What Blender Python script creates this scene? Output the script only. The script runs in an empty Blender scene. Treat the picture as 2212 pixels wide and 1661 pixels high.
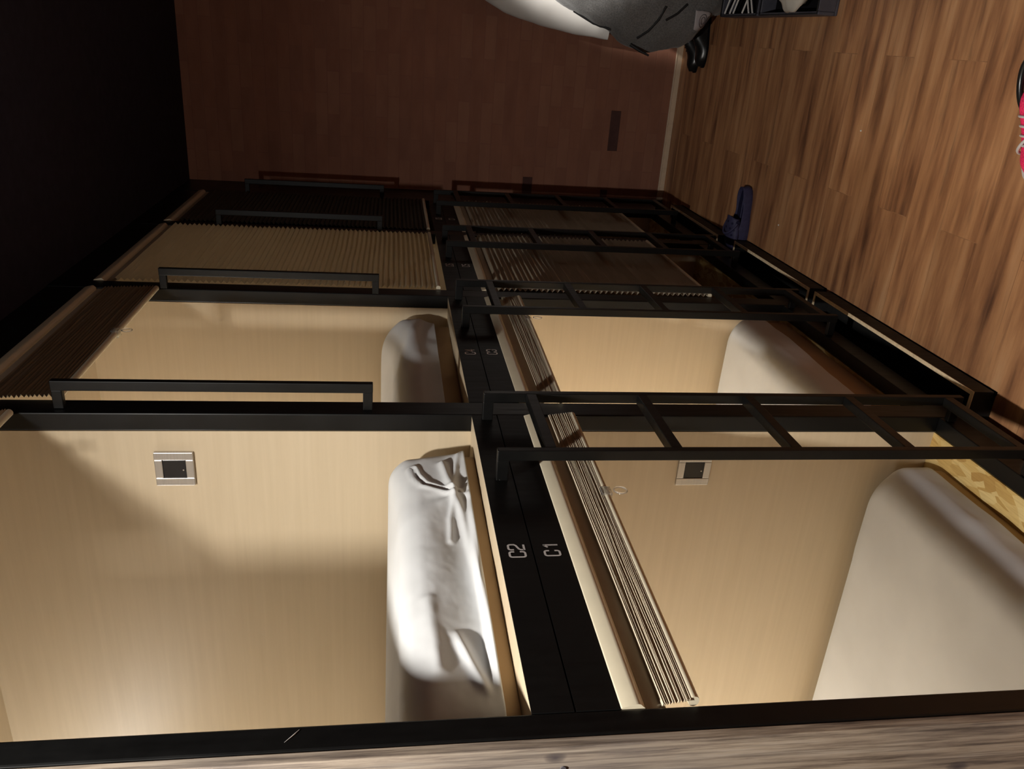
import bpy, bmesh, math, random
from mathutils import Vector, Matrix, noise

# ------------------------------------------------------------------ camera, world, exposure
SC = bpy.context.scene
COL = SC.collection
cam_d = bpy.data.cameras.new('camera')
cam = bpy.data.objects.new('camera', cam_d)
COL.objects.link(cam)
cam_d.sensor_fit = 'HORIZONTAL'
cam_d.sensor_width = 36.0
cam_d.lens = 28.462
cam_d.clip_start = 0.02
RGT = Vector((0.91561837, 0.40192092, 0.01012821))     # right of the upright view
UPV = Vector((-0.06920713, 0.13274562, 0.98873099))
FWD = Vector((-0.39604719, 0.9060012, -0.14936012))
# the phone was held on its side: picture right is down, picture up is right
rot = Matrix((-UPV, RGT, -FWD)).transposed()
cam.matrix_world = Matrix.Translation((0.82, 0.0, 1.554)) @ rot.to_4x4()
SC.camera = cam

W = bpy.data.worlds.new('world')
SC.world = W
W.use_nodes = True
W.node_tree.nodes['Background'].inputs[0].default_value = (0.45, 0.4, 0.75, 1)
W.node_tree.nodes['Background'].inputs[1].default_value = 0.006
SC.view_settings.view_transform = 'Standard'
SC.view_settings.look = 'None'
SC.view_settings.gamma = 1.0
SC.view_settings.exposure = 0.0
SC.view_settings.use_curve_mapping = False

DOWNLIGHT_W = 37.0      # ceiling downlight over the near ladder
GLOBE_W = 22.0
SPOT_W = 800.0           # ceiling spot over the laundry bag
READING_W = 7.0        # reading lamp in each occupied capsule
random.seed(7)

# ------------------------------------------------------------------ helpers
class MB:
    def __init__(s):
        s.v = []; s.f = []; s.smooth = []
    def box(s, x0, x1, y0, y1, z0, z1):
        b = len(s.v)
        s.v += [(x, y, z) for x in (x0, x1) for y in (y0, y1) for z in (z0, z1)]
        for q in ((0, 1, 3, 2), (4, 6, 7, 5), (0, 4, 5, 1), (2, 3, 7, 6), (0, 2, 6, 4), (1, 5, 7, 3)):
            s.f.append(tuple(b + i for i in q)); s.smooth.append(False)
        return s
    def grid(s, P, closed_u=False, closed_v=False, smooth=True):
        n = len(P); m = len(P[0]); b = len(s.v)
        for r in P: s.v += [tuple(p) for p in r]
        for i in range(n if closed_u else n - 1):
            for j in range(m if closed_v else m - 1):
                a = b + i * m + j; c = b + i * m + (j + 1) % m
                d = b + ((i + 1) % n) * m + (j + 1) % m; e = b + ((i + 1) % n) * m + j
                s.f.append((a, c, d, e)); s.smooth.append(smooth)
        return s
    def fan(s, ring, centre, smooth=True):
        b = len(s.v); s.v += [tuple(p) for p in ring] + [tuple(centre)]
        n = len(ring)
        for i in range(n):
            s.f.append((b + i, b + (i + 1) % n, b + n)); s.smooth.append(smooth)
        return s
    def cyl(s, c, axis, r, h, n=24, r2=None):
        r2 = r if r2 is None else r2
        a = Vector(axis).normalized(); t = a.orthogonal().normalized(); u = a.cross(t)
        c = Vector(c)
        R0 = [c + r * (math.cos(2*math.pi*i/n)*t + math.sin(2*math.pi*i/n)*u) for i in range(n)]
        R1 = [c + a*h + r2 * (math.cos(2*math.pi*i/n)*t + math.sin(2*math.pi*i/n)*u) for i in range(n)]
        s.grid([R0, R1], closed_v=True)
        s.fan(R0, c, False); s.fan(R1, c + a*h, False)
        return s
    def tube(s, pts, r, n=8, closed=False):
        pts = [Vector(p) for p in pts]; rings = []
        N = len(pts); prev = None
        for i, p in enumerate(pts):
            a = pts[(i - 1) % N] if (closed or i > 0) else p
            b = pts[(i + 1) % N] if (closed or i < N - 1) else p
            d = (b - a).normalized()
            t = d.orthogonal().normalized() if prev is None else (prev - d * prev.dot(d)).normalized()
            prev = t; u = d.cross(t)
            rr = r[i] if isinstance(r, (list, tuple)) else r
            rings.append([p + rr * (math.cos(2*math.pi*k/n)*t + math.sin(2*math.pi*k/n)*u) for k in range(n)])
        s.grid(rings, closed_u=closed, closed_v=True)
        if not closed:
            s.fan(rings[0], pts[0]); s.fan(rings[-1], pts[-1])
        return s

def obj(name, mb, mat, parent=None, bevel=0.0, seg=2, weld=False, recalc=True):
    off = Vector((0, 0, 0))
    root = parent
    while root is not None and root.parent is not None: root = root.parent
    if root is not None: off = root.location
    me = bpy.data.meshes.new(name)
    me.from_pydata([tuple(Vector(v) - off) for v in mb.v], [], mb.f)
    for p, sm in zip(me.polygons, mb.smooth): p.use_smooth = sm
    if weld or recalc:
        bm = bmesh.new(); bm.from_mesh(me)
        if weld: bmesh.ops.remove_doubles(bm, verts=bm.verts, dist=1e-5)
        if recalc: bmesh.ops.recalc_face_normals(bm, faces=bm.faces)
        bm.to_mesh(me); bm.free()
    me.materials.append(mat)
    o = bpy.data.objects.new(name, me)
    COL.objects.link(o)
    if parent is not None: o.parent = parent
    if bevel:
        m = o.modifiers.new('bevel', 'BEVEL'); m.width = bevel; m.segments = seg
        m.limit_method = 'ANGLE'; m.angle_limit = math.radians(40)
    return o

def tag(o, label=None, cat=None, group=None, kind=None):
    if label: o['label'] = label
    if cat: o['category'] = cat
    if group: o['group'] = group
    if kind: o['kind'] = kind
    return o

def thing(name, label, cat, loc, group=None):
    o = bpy.data.objects.new(name, None); COL.objects.link(o)
    o.location = loc; o.empty_display_size = 0.1
    return tag(o, label, cat, group)

def struct(name, mb, mat, label=None, bevel=0.0):
    return tag(obj(name, mb, mat, None, bevel), label, None, None, 'structure')

def B(*a): return MB().box(*a)
def fbm(x, y, z, o=3): return noise.fractal(Vector((x, y, z)), 1.0, 2.0, o)
def sstep(a, b, x):
    t = min(1, max(0, (x - a) / (b - a))); return t * t * (3 - 2 * t)

# ------------------------------------------------------------------ materials
class NT:
    def __init__(s, name):
        s.m = bpy.data.materials.new(name); s.m.use_nodes = True
        s.t = s.m.node_tree; s.b = s.t.nodes['Principled BSDF']; s.out = s.t.nodes['Material Output']
    def n(s, typ, **kw):
        nd = s.t.nodes.new(typ)
        for k, v in kw.items(): setattr(nd, k, v)
        return nd
    def l(s, a, b): s.t.links.new(a, b)
    def coord(s, scale=(1, 1, 1), rot=(0, 0, 0), loc=(0, 0, 0)):
        tc = s.n('ShaderNodeTexCoord'); mp = s.n('ShaderNodeMapping')
        mp.inputs['Scale'].default_value = scale; mp.inputs['Rotation'].default_value = rot
        mp.inputs['Location'].default_value = loc
        s.l(tc.outputs['Object'], mp.inputs['Vector']); return mp.outputs['Vector']
    def noise(s, vec, scale=5, detail=4, rough=0.55):
        nd = s.n('ShaderNodeTexNoise'); nd.inputs['Scale'].default_value = scale
        nd.inputs['Detail'].default_value = detail; nd.inputs['Roughness'].default_value = rough
        s.l(vec, nd.inputs['Vector']); return nd.outputs['Fac']
    def ramp(s, fac, stops):
        r = s.n('ShaderNodeValToRGB'); e = r.color_ramp.elements
        while len(e) < len(stops): e.new(0.5)
        for q, (p, c) in zip(e, stops): q.position = p; q.color = (*c, 1)
        s.l(fac, r.inputs['Fac']); return r.outputs['Color']
    def mix(s, fac, a, b, mode='MIX'):
        m = s.n('ShaderNodeMix', data_type='RGBA', blend_type=mode)
        for sock, v in ((m.inputs['Factor'], fac), (m.inputs['A'], a), (m.inputs['B'], b)):
            pass
        f = m.inputs[0]; A = m.inputs[6]; Bq = m.inputs[7]
        for sock, v in ((f, fac), (A, a), (Bq, b)):
            if isinstance(v, (int, float)): sock.default_value = v
            elif isinstance(v, tuple): sock.default_value = (*v, 1)
            else: s.l(v, sock)
        return m.outputs[2]
    def math(s, op, a, b=0.0):
        m = s.n('ShaderNodeMath', operation=op)
        for sock, v in ((m.inputs[0], a), (m.inputs[1], b)):
            if isinstance(v, (int, float)): sock.default_value = v
            else: s.l(v, sock)
        return m.outputs[0]
    def bump(s, h, strength=0.2, dist=0.002):
        b = s.n('ShaderNodeBump'); b.inputs['Strength'].default_value = strength
        b.inputs['Distance'].default_value = dist; s.l(h, b.inputs['Height'])
        s.l(b.outputs['Normal'], s.b.inputs['Normal'])
    def set(s, color=None, rough=None, metal=None, spec=None):
        if color is not None:
            if isinstance(color, tuple): s.b.inputs['Base Color'].default_value = (*color, 1)
            else: s.l(color, s.b.inputs['Base Color'])
        if rough is not None: s.b.inputs['Roughness'].default_value = rough
        if metal is not None: s.b.inputs['Metallic'].default_value = metal
        if spec is not None: s.b.inputs['Specular IOR Level'].default_value = spec
        return s.m

def plain(name, color, rough=0.5, metal=0.0, spec=0.5, var=0.12, scale=30):
    t = NT(name); v = t.noise(t.coord(), scale, 3)
    dk = tuple(c * (1 - var) for c in color); lt = tuple(min(1, c * (1 + var)) for c in color)
    return t.set(t.ramp(v, [(0.3, dk), (0.7, lt)]), rough, metal, spec)

def laminate():
    t = NT('beech_laminate')
    g = t.noise(t.coord((1.2, 30, 30)), 2.2, 5)
    w = t.noise(t.coord((0.6, 5, 5)), 2.0, 2)
    c = t.ramp(g, [(0.25, (0.63, 0.515, 0.35)), (0.75, (0.70, 0.58, 0.405))])
    c2 = t.mix(t.math('MULTIPLY', w, 0.35), c, (0.61, 0.475, 0.32))
    return t.set(c2, 0.46, 0, 0.4)

def black_paint(name, rough=0.42, base=0.012):
    t = NT(name)
    v = t.noise(t.coord((1, 1, 1)), 40, 4)
    c = t.ramp(v, [(0.3, (base*0.8,)*3), (0.7, (base*1.3, base*1.3, base*1.25))])
    sc = t.n('ShaderNodeTexNoise'); sc.inputs['Scale'].default_value = 9
    t.l(t.coord((1, 8, 1)), sc.inputs['Vector'])
    r = t.n('ShaderNodeMapRange'); r.inputs['To Min'].default_value = rough - 0.1; r.inputs['To Max'].default_value = rough + 0.12
    t.l(sc.outputs['Fac'], r.inputs['Value']); t.l(r.outputs['Result'], t.b.inputs['Roughness'])
    return t.set(c, None, 0, 0.35)

def floor_mat():
    t = NT('dark_plank_flooring')
    vec = t.coord((1, 1, 1), loc=(0.37, 0.03, 0))
    br = t.n('ShaderNodeTexBrick'); br.offset = 0.37; br.squash = 1.0
    br.inputs['Scale'].default_value = 1.0
    br.inputs['Brick Width'].default_value = 1.21; br.inputs['Row Height'].default_value = 0.165
    br.inputs['Mortar Size'].default_value = 0.0011; br.inputs['Mortar Smooth'].default_value = 0.3
    br.inputs['Color1'].default_value = (0, 0, 0, 1); br.inputs['Color2'].default_value = (1, 1, 1, 1)
    br.inputs['Mortar'].default_value = (0.5, 0.5, 0.5, 1)
    t.l(vec, br.inputs['Vector'])
    sep = t.n('ShaderNodeSeparateColor'); t.l(br.outputs['Color'], sep.inputs['Color'])
    tint = sep.outputs[0]
    # grain along the planks, shifted per plank
    tc = t.n('ShaderNodeTexCoord'); cmb = t.n('ShaderNodeCombineXYZ')
    t.l(t.math('MULTIPLY', tint, 13.0), cmb.inputs[0]); t.l(t.math('MULTIPLY', tint, 7.0), cmb.inputs[1])
    add = t.n('ShaderNodeVectorMath', operation='ADD'); t.l(tc.outputs['Object'], add.inputs[0]); t.l(cmb.outputs[0], add.inputs[1])
    mp = t.n('ShaderNodeMapping'); mp.inputs['Scale'].default_value = (0.8, 7, 1); t.l(add.outputs[0], mp.inputs['Vector'])
    g = t.noise(mp.outputs[0], 2.2, 6, 0.6)
    mp2 = t.n('ShaderNodeMapping'); mp2.inputs['Scale'].default_value = (1.3, 60, 1); t.l(add.outputs[0], mp2.inputs['Vector'])
    fine = t.noise(mp2.outputs[0], 2.0, 3)
    c = t.ramp(g, [(0.28, (0.15, 0.066, 0.036)), (0.43, (0.42, 0.195, 0.09)), (0.56, (0.60, 0.305, 0.14)), (0.74, (0.72, 0.42, 0.22))])
    c = t.mix(0.2, c, t.ramp(fine, [(0.3, (0.55, 0.5, 0.48)), (0.7, (1, 1, 1))]), 'MULTIPLY')
    c = t.mix(0.45, c, t.ramp(tint, [(0.0, (0.62, 0.6, 0.6)), (1.0, (1.0, 1.0, 1.0))]), 'MULTIPLY')
    # dark streaks and knots
    mp3 = t.n('ShaderNodeMapping'); mp3.inputs['Scale'].default_value = (1.5, 14, 1); t.l(add.outputs[0], mp3.inputs['Vector'])
    st = t.noise(mp3.outputs[0], 1.6, 4, 0.6)
    c = t.mix(t.ramp(st, [(0.57, (0, 0, 0)), (0.74, (0.6, 0.6, 0.6))]), c, (0.085, 0.042, 0.032))
    c = t.mix(t.math('MULTIPLY', br.outputs['Fac'], 0.22), c, (0.10, 0.06, 0.04))
    t.bump(fine, 0.08, 0.001)
    return t.set(c, 0.42, 0, 0.4)

def brick_mat():
    t = NT('red_brick')
    tc = t.n('ShaderNodeTexCoord'); sp = t.n('ShaderNodeSeparateXYZ'); t.l(tc.outputs['Object'], sp.inputs[0])
    cb = t.n('ShaderNodeCombineXYZ'); t.l(t.math('ADD', sp.outputs[0], 0.172), cb.inputs[0]); t.l(t.math('ADD', sp.outputs[2], 0.045), cb.inputs[1])
    br = t.n('ShaderNodeTexBrick'); br.offset = 0.5; br.inputs['Scale'].default_value = 1.0
    br.inputs['Brick Width'].default_value = 0.215; br.inputs['Row Height'].default_value = 0.0625
    br.inputs['Mortar Size'].default_value = 0.003; br.inputs['Mortar Smooth'].default_value = 0.5
    br.inputs['Color1'].default_value = (0, 0, 0, 1); br.inputs['Color2'].default_value = (1, 1, 1, 1); br.inputs['Mortar'].default_value = (0.5, 0.5, 0.5, 1)
    t.l(cb.outputs[0], br.inputs['Vector'])
    s2 = t.n('ShaderNodeSeparateColor'); t.l(br.outputs['Color'], s2.inputs['Color'])
    c = t.ramp(s2.outputs[0], [(0.0, (0.33, 0.15, 0.098)), (0.5, (0.355, 0.158, 0.10)), (1.0, (0.385, 0.185, 0.118))])
    nz = t.noise(t.coord((2.0, 1, 6)), 3.0, 4)
    c = t.mix(0.4, c, t.ramp(nz, [(0.3, (0.6, 0.55, 0.55)), (0.7, (1, 1, 1))]), 'MULTIPLY')
    c = t.mix(t.math('MULTIPLY', br.outputs['Fac'], 0.4), c, (0.27, 0.125, 0.09))
    t.bump(t.math('SUBTRACT', 1.0, br.outputs['Fac']), 0.25, 0.002)
    return t.set(c, 0.7, 0, 0.25)

def plank_mat():
    t = NT('weathered_pine')
    g = t.noise(t.coord((26, 26, 1.5)), 3.0, 8, 0.7)
    g2 = t.noise(t.coord((50, 50, 1.6)), 3.0, 4, 0.6)
    c = t.ramp(g, [(0.30, (0.11, 0.085, 0.07)), (0.42, (0.33, 0.26, 0.20)), (0.52, (0.50, 0.405, 0.305)), (0.68, (0.60, 0.51, 0.41))])
    c = t.mix(0.8, c, t.ramp(g2, [(0.36, (0.30, 0.28, 0.28)), (0.55, (1, 1, 1))]), 'MULTIPLY')
    lg = t.noise(t.coord((3, 3, 1.2)), 2.2, 2)
    c = t.mix(t.ramp(lg, [(0.45, (0, 0, 0)), (0.7, (0.5, 0.5, 0.5))]), c, (0.25, 0.225, 0.21))
    for (kx, kz, kr) in ((-0.019, 1.341, 1.0), (-0.083, 0.757, 1.3), (-0.30, 1.05, 1.2)):
        ln = t.n('ShaderNodeVectorMath', operation='LENGTH')
        k = 1/(0.012*kr)
        t.l(t.coord((k, 0, k*0.55), loc=(-kx*k, 0, -kz*k*0.55)), ln.inputs[0])
        d = t.math('ADD', ln.outputs['Value'], t.math('MULTIPLY', g2, 0.5))
        c = t.mix(t.ramp(d, [(0.35, (0.9, 0.9, 0.9)), (0.75, (0.55, 0.55, 0.55)), (1.0, (0, 0, 0))]), c, (0.085, 0.070, 0.075))
    t.bump(g2, 0.5, 0.0015)
    return t.set(c, 0.75, 0, 0.2)

def osb_mat():
    t = NT('strand_board')
    vo = t.n('ShaderNodeTexVoronoi'); vo.inputs['Scale'].default_value = 26
    wv = t.noise(t.coord(), 6, 2)
    mp = t.n('ShaderNodeMapping'); mp.inputs['Scale'].default_value = (1.8, 0.7, 1)
    tc = t.n('ShaderNodeTexCoord'); ad = t.n('ShaderNodeVectorMath', operation='ADD')
    t.l(tc.outputs['Object'], ad.inputs[0]); t.l(t.math('MULTIPLY', wv, 0.06), ad.inputs[1]); t.l(ad.outputs[0], mp.inputs['Vector'])
    t.l(mp.outputs[0], vo.inputs['Vector'])
    sp = t.n('ShaderNodeSeparateColor'); t.l(vo.outputs['Color'], sp.inputs['Color'])
    c = t.ramp(sp.outputs[0], [(0.0, (0.50, 0.30, 0.09)), (0.5, (0.68, 0.46, 0.16)), (1.0, (0.80, 0.62, 0.28))])
    fib = t.noise(t.coord((70, 6, 6)), 3, 3)
    c = t.mix(0.3, c, t.ramp(fib, [(0.35, (0.6, 0.5, 0.4)), (0.6, (1, 1, 1))]), 'MULTIPLY')
    return t.set(c, 0.6, 0, 0.3)

def cloth_mat(name, color, var=0.06, rough=0.85, sheen=0.2, scale=500):
    t = NT(name); w = t.noise(t.coord(), scale, 2)
    v = t.noise(t.coord(), 4, 3)
    a = tuple(c*(1-var) for c in color); b = tuple(min(1, c*(1+var)) for c in color)
    t.b.inputs['Sheen Weight'].default_value = sheen
    t.bump(w, 0.12, 0.0006)
    return t.set(t.ramp(v, [(0.3, a), (0.7, b)]), rough, 0, 0.2)

def felt_mat():
    t = NT('grey_felt'); w = t.noise(t.coord(), 180, 4, 0.7)
    t.b.inputs['Sheen Weight'].default_value = 0.25
    t.bump(w, 0.35, 0.0015)
    return t.set(t.ramp(w, [(0.3, (0.11, 0.108, 0.105)), (0.7, (0.25, 0.245, 0.24))]), 0.95, 0, 0.1)

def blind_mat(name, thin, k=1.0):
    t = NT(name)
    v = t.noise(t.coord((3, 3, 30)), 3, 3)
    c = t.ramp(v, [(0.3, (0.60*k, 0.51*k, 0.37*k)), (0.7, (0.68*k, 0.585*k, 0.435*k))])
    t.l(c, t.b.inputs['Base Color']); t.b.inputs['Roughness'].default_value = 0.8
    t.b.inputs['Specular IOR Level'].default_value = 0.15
    if thin:
        tr = t.n('ShaderNodeBsdfTranslucent'); tr.inputs['Color'].default_value = (0.72, 0.58, 0.37, 1)
        mx = t.n('ShaderNodeMixShader'); mx.inputs[0].default_value = 0.35
        t.l(t.b.outputs[0], mx.inputs[1]); t.l(tr.outputs[0], mx.inputs[2]); t.l(mx.outputs[0], t.out.inputs['Surface'])
    return t.m

def clear_mat(name, tint=(0.95, 0.95, 0.95), rough=0.08):
    t = NT(name); t.b.inputs['Transmission Weight'].default_value = 0.9
    t.b.inputs['IOR'].default_value = 1.42
    return t.set(tint, rough, 0, 0.5)

def emit_mat(name, color, strength):
    t = NT(name); t.b.inputs['Emission Color'].default_value = (*color, 1)
    t.b.inputs['Emission Strength'].default_value = strength
    return t.set(color, 0.5)

def steel_mat():
    t = NT('brushed_steel'); g = t.noise(t.coord((4, 4, 400)), 3, 3)
    return t.set(t.ramp(g, [(0.3, (0.52, 0.50, 0.48)), (0.7, (0.62, 0.60, 0.58))]), 0.38, 0.85, 0.5)

def mesh_fabric(name, c0, c1):
    t = NT(name); vo = t.n('ShaderNodeTexVoronoi'); vo.inputs['Scale'].default_value = 260
    t.l(t.coord(), vo.inputs['Vector'])
    return t.set(t.ramp(vo.outputs['Distance'], [(0.15, c0), (0.5, c1)]), 0.75, 0, 0.2)

M = dict(
    lam=laminate(), metal=black_paint('black_painted_steel', 0.40, 0.0035), fascia=black_paint('black_painted_board', 0.5, 0.003),
    tray=black_paint('black_stained_board', 0.6, 0.012), floor=floor_mat(), brick=brick_mat(), plank=plank_mat(), osb=osb_mat(),
    sheet=cloth_mat('white_cotton', (0.79, 0.80, 0.80)), mattress=cloth_mat('beige_ticking', (0.52, 0.36, 0.20), 0.08, 0.9, 0.1),
    blind=blind_mat('pleated_blind_paper', False), blind_thin=blind_mat('thin_pleated_blind_paper', True, 0.75), blind_shaded=blind_mat('shaded_pleated_blind_paper', False, 0.75), blind_deep_shade=blind_mat('deep_shade_pleated_blind_paper', False, 0.42), blind_dark=blind_mat('dark_pleated_blind_paper', False, 0.12), cream=plain('cream_plastic', (0.84, 0.75, 0.55), 0.35, 0, 0.5, 0.03), clear=clear_mat('clear_plastic'),  # shaded and deep shade papers: same blind paper, shade put into its colour
    steel=steel_mat(), rocker=plain('black_gloss_plastic', (0.02, 0.02, 0.022), 0.25, 0, 0.5, 0.1),
    paint=plain('worn_white_paint', (0.80, 0.78, 0.76), 0.6, 0, 0.3, 0.08, 300), skirting=plain('cream_skirting', (0.80, 0.62, 0.44), 0.45, 0, 0.4, 0.06),
    ceiling=plain('dark_ceiling_paint', (0.030, 0.026, 0.040), 0.85, 0, 0.15, 0.15), wallr=plain('dark_red_paint', (0.10, 0.05, 0.04), 0.7, 0, 0.2, 0.1),
    rawedge=plain('raw_board_edge', (0.86, 0.68, 0.44), 0.7, 0, 0.2, 0.15, 60), felt=felt_mat(), linen=cloth_mat('white_linen', (0.74, 0.71, 0.67)),
    tape=plain('black_tape', (0.012, 0.012, 0.013), 0.6), label=plain('pale_woven_label', (0.52, 0.48, 0.49), 0.8, 0, 0.2, 0.06, 200),
    ink=plain('dark_label_ink', (0.10, 0.09, 0.10), 0.8), navy=plain('navy_foam', (0.045, 0.042, 0.095), 0.6, 0, 0.3, 0.15, 60),
    navydark=plain('dark_navy_foam', (0.016, 0.016, 0.045), 0.7, 0, 0.2, 0.15, 60), pink=mesh_fabric('pink_knit', (0.50, 0.010, 0.055), (0.85, 0.035, 0.13)),
    rubber=plain('pale_rubber', (0.55, 0.52, 0.50), 0.5, 0, 0.4, 0.06), blackleather=plain('black_leather', (0.012, 0.012, 0.012), 0.28, 0, 0.6, 0.2),
    shell=plain('dark_grey_case_shell', (0.075, 0.075, 0.095), 0.5, 0, 0.4, 0.15), lining=plain('black_lining', (0.008, 0.008, 0.010), 0.9, 0, 0.1),
    strap=plain('white_elastic', (0.80, 0.78, 0.76), 0.8, 0, 0.2, 0.08, 200), bag=None, lampwhite=plain('white_lamp_housing', (0.75, 0.73, 0.70), 0.4),
    glow=emit_mat('lamp_lens', (1.0, 0.95, 0.88), 3.0), chip=plain('pale_crumb', (0.7, 0.68, 0.62), 0.8), grout=plain('dark_brick_face', (0.105, 0.052, 0.045), 0.8, 0, 0.15, 0.15, 20),
)
def bagmat():
    t = NT('milky_plastic_bag'); t.b.inputs['Transmission Weight'].default_value = 0.08
    return t.set((0.62, 0.60, 0.55), 0.3, 0, 0.4)
M['bag'] = bagmat()

# ------------------------------------------------------------------ layout numbers
ZS, ZL, ZM = 1.364, 0.165, 1.305      # upper floor, lower floor, seam between number boards
ZT, ZH, ZC = 1.242, 2.505, 2.62       # top of lower opening, top of upper opening, ceiling
XB = -2.06                            # back of the capsules
POSTS = [(0.7515, 0.7905), (1.697, 1.766), (2.611, 2.682), (3.500, 3.565), (4.250, 4.315)]
YW = 4.581
D = 0.043                             # depth of the posts

# ------------------------------------------------------------------ room shell
struct('floor', B(XB - 0.05, 2.3, -2.2, YW, -0.05, 0.0), M['floor'])
struct('ceiling', B(XB - 0.05, 2.3, -2.2, YW + 0.1, ZC, ZC + 0.06), M['ceiling'])
struct('wall_far', B(XB - 0.05, 2.3, YW, YW + 0.1, 0.0, ZC), M['brick'])
struct('wall_right', B(2.2, 2.3, -2.2, YW, 0.0, ZC), M['wallr'])
tag(obj('wall_back', B(XB - 0.05, XB, 0.735, YW, 0.0, ZC), M['tray']), kind='structure')
bb = MB(); bb.box(-0.0, 2.2, YW - 0.010, YW, 0.0, 0.030); bb.box(0.0, 2.2, YW - 0.014, YW, 0.030, 0.036)
struct('baseboard_far', bb, M['skirting'], bevel=0.002)
# darker bricks, part of the wall's own surface
dk = bpy.data.objects['wall_far']
for (x0, x1, z0, z1) in ((0.258, 0.473, 0.3035, 0.359), (-0.12, 0.092, 0.772, 0.826), (-0.172, 0.043, 0.333, 0.373)):
    obj('dark_brick', B(x0, x1, YW - 0.0025, YW + 0.01, z0, z1), M['grout'], dk, 0.002)

# plank wall at the near end of the row
wl = struct('wall_left', B(XB, -0.001, 0.7345, 0.7505, 0.0, ZC), M['plank'], bevel=0.0015)
nl = MB()
for (x, z) in ((-0.037, 1.329), (-0.150, 1.331)):
    nl.cyl((x, 0.7345, z), (0, -1, 0), 0.0035, 0.0015, 12)
obj('nail_head', nl, M['ink'], wl)

# ------------------------------------------------------------------ steel frame of the bunks
fr = thing('bunk_frame', 'black painted steel frame holding both tiers of sleeping capsules', 'bunk frame', (-0.02, 2.5, 0))
for a, b in POSTS:
    obj('post', B(-D, 0.0, a, b, 0.102, ZC), M['metal'], fr, 0.003)
for i in range(4):
    y0, y1 = POSTS[i][1], POSTS[i + 1][0]
    obj('sill_beam', B(-D, -0.002, y0, y1, 0.10, ZL - 0.002), M['metal'], fr, 0.002)
    obj('header_beam', B(-D, -0.002, y0, y1, ZH, ZC), M['metal'], fr, 0.002)
obj('end_panel', B(-D, -0.006, POSTS[4][1], YW - 0.001, 0.102, ZC), M['metal'], fr)
obj('plinth', B(-0.80, -0.70, POSTS[0][0], YW - 0.002, 0.0, 0.10), M['tray'], fr)
obj('base_rail', B(-0.80, -0.002, POSTS[0][0], POSTS[0][1], 0.085, 0.1), M['metal'], fr)
sc = MB(); sc.tube([(0.0005, 0.765, 1.678), (0.0005, 0.776, 1.668), (0.0005, 0.784, 1.662)], [0.0002, 0.0007, 0.0002], 6)
obj('scratch', sc, M['paint'], fr)

# ------------------------------------------------------------------ lettering for the number boards
def arc(cx, cy, r, a0, a1, n=6):
    return [(cx + r*math.cos(math.radians(a0 + (a1-a0)*i/n)), cy + r*math.sin(math.radians(a0 + (a1-a0)*i/n))) for i in range(n + 1)]
r_ = 0.16
GL = {  # strokes in a box 0.6 wide, 1 high
 'C': [[(0.6, 0.68)] + arc(0.44, 0.84, r_, 0, 90) + arc(0.16, 0.84, r_, 90, 180) + arc(0.16, 0.16, r_, 180, 270) + arc(0.44, 0.16, r_, 270, 360) + [(0.6, 0.32)]],
 '1': [[(0.18, 0.70), (0.46, 0.97)], [(0.46, 1.0), (0.46, 0.0)]],
 '2': [[(0.0, 0.66)] + arc(0.16, 0.84, r_, 180, 90) + arc(0.44, 0.84, r_, 90, 0) + [(0.6, 0.62), (0.5, 0.5), (0.1, 0.34), (0.0, 0.22), (0.0, 0.0)], [(-0.05, 0.0), (0.6, 0.0)]],
 '3': [[(0.0, 0.72)] + arc(0.16, 0.84, r_, 180, 90) + arc(0.44, 0.84, r_, 90, 0) + arc(0.44, 0.66, r_, 0, -90) + [(0.2, 0.5)] + arc(0.44, 0.34, r_, 90, 0) + arc(0.44, 0.16, r_, 0, -90) + arc(0.16, 0.16, r_, 270, 180) + [(0.0, 0.28)]],
 '4': [[(0.45, 0.0), (0.45, 1.0)], [(0.43, 0.98), (0.02, 0.3)], [(0.0, 0.3), (0.6, 0.3)]],
 '5': [[(0.58, 1.0), (0.02, 1.0), (0.0, 0.56), (0.4, 0.56)] + arc(0.44, 0.4, r_, 90, 0) + arc(0.44, 0.16, r_, 0, -90) + arc(0.16, 0.16, r_, 270, 180)],
 '6': [[(0.6, 0.84)] + arc(0.44, 0.84, r_, 0, 90) + arc(0.16, 0.84, r_, 90, 180) + arc(0.16, 0.16, r_, 180, 270) + arc(0.44, 0.16, r_, 270, 360) + arc(0.44, 0.4, r_, 0, 90) + [(0.0, 0.56)]],
 '7': [[(0.0, 0.98), (0.6, 0.98)], [(0.58, 0.98), (0.22, 0.0)]],
 '8': [arc(0.44, 0.84, r_, 0, 90) + arc(0.16, 0.84, r_, 90, 180) + [(0.0, 0.62), (0.1, 0.52)] + arc(0.16, 0.16, r_, 180, 270) + arc(0.44, 0.16, r_, 270, 360) + [(0.6, 0.4), (0.5, 0.52), (0.1, 0.52)], [(0.6, 0.84), (0.6, 0.62), (0.5, 0.52)]],
}
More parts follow.
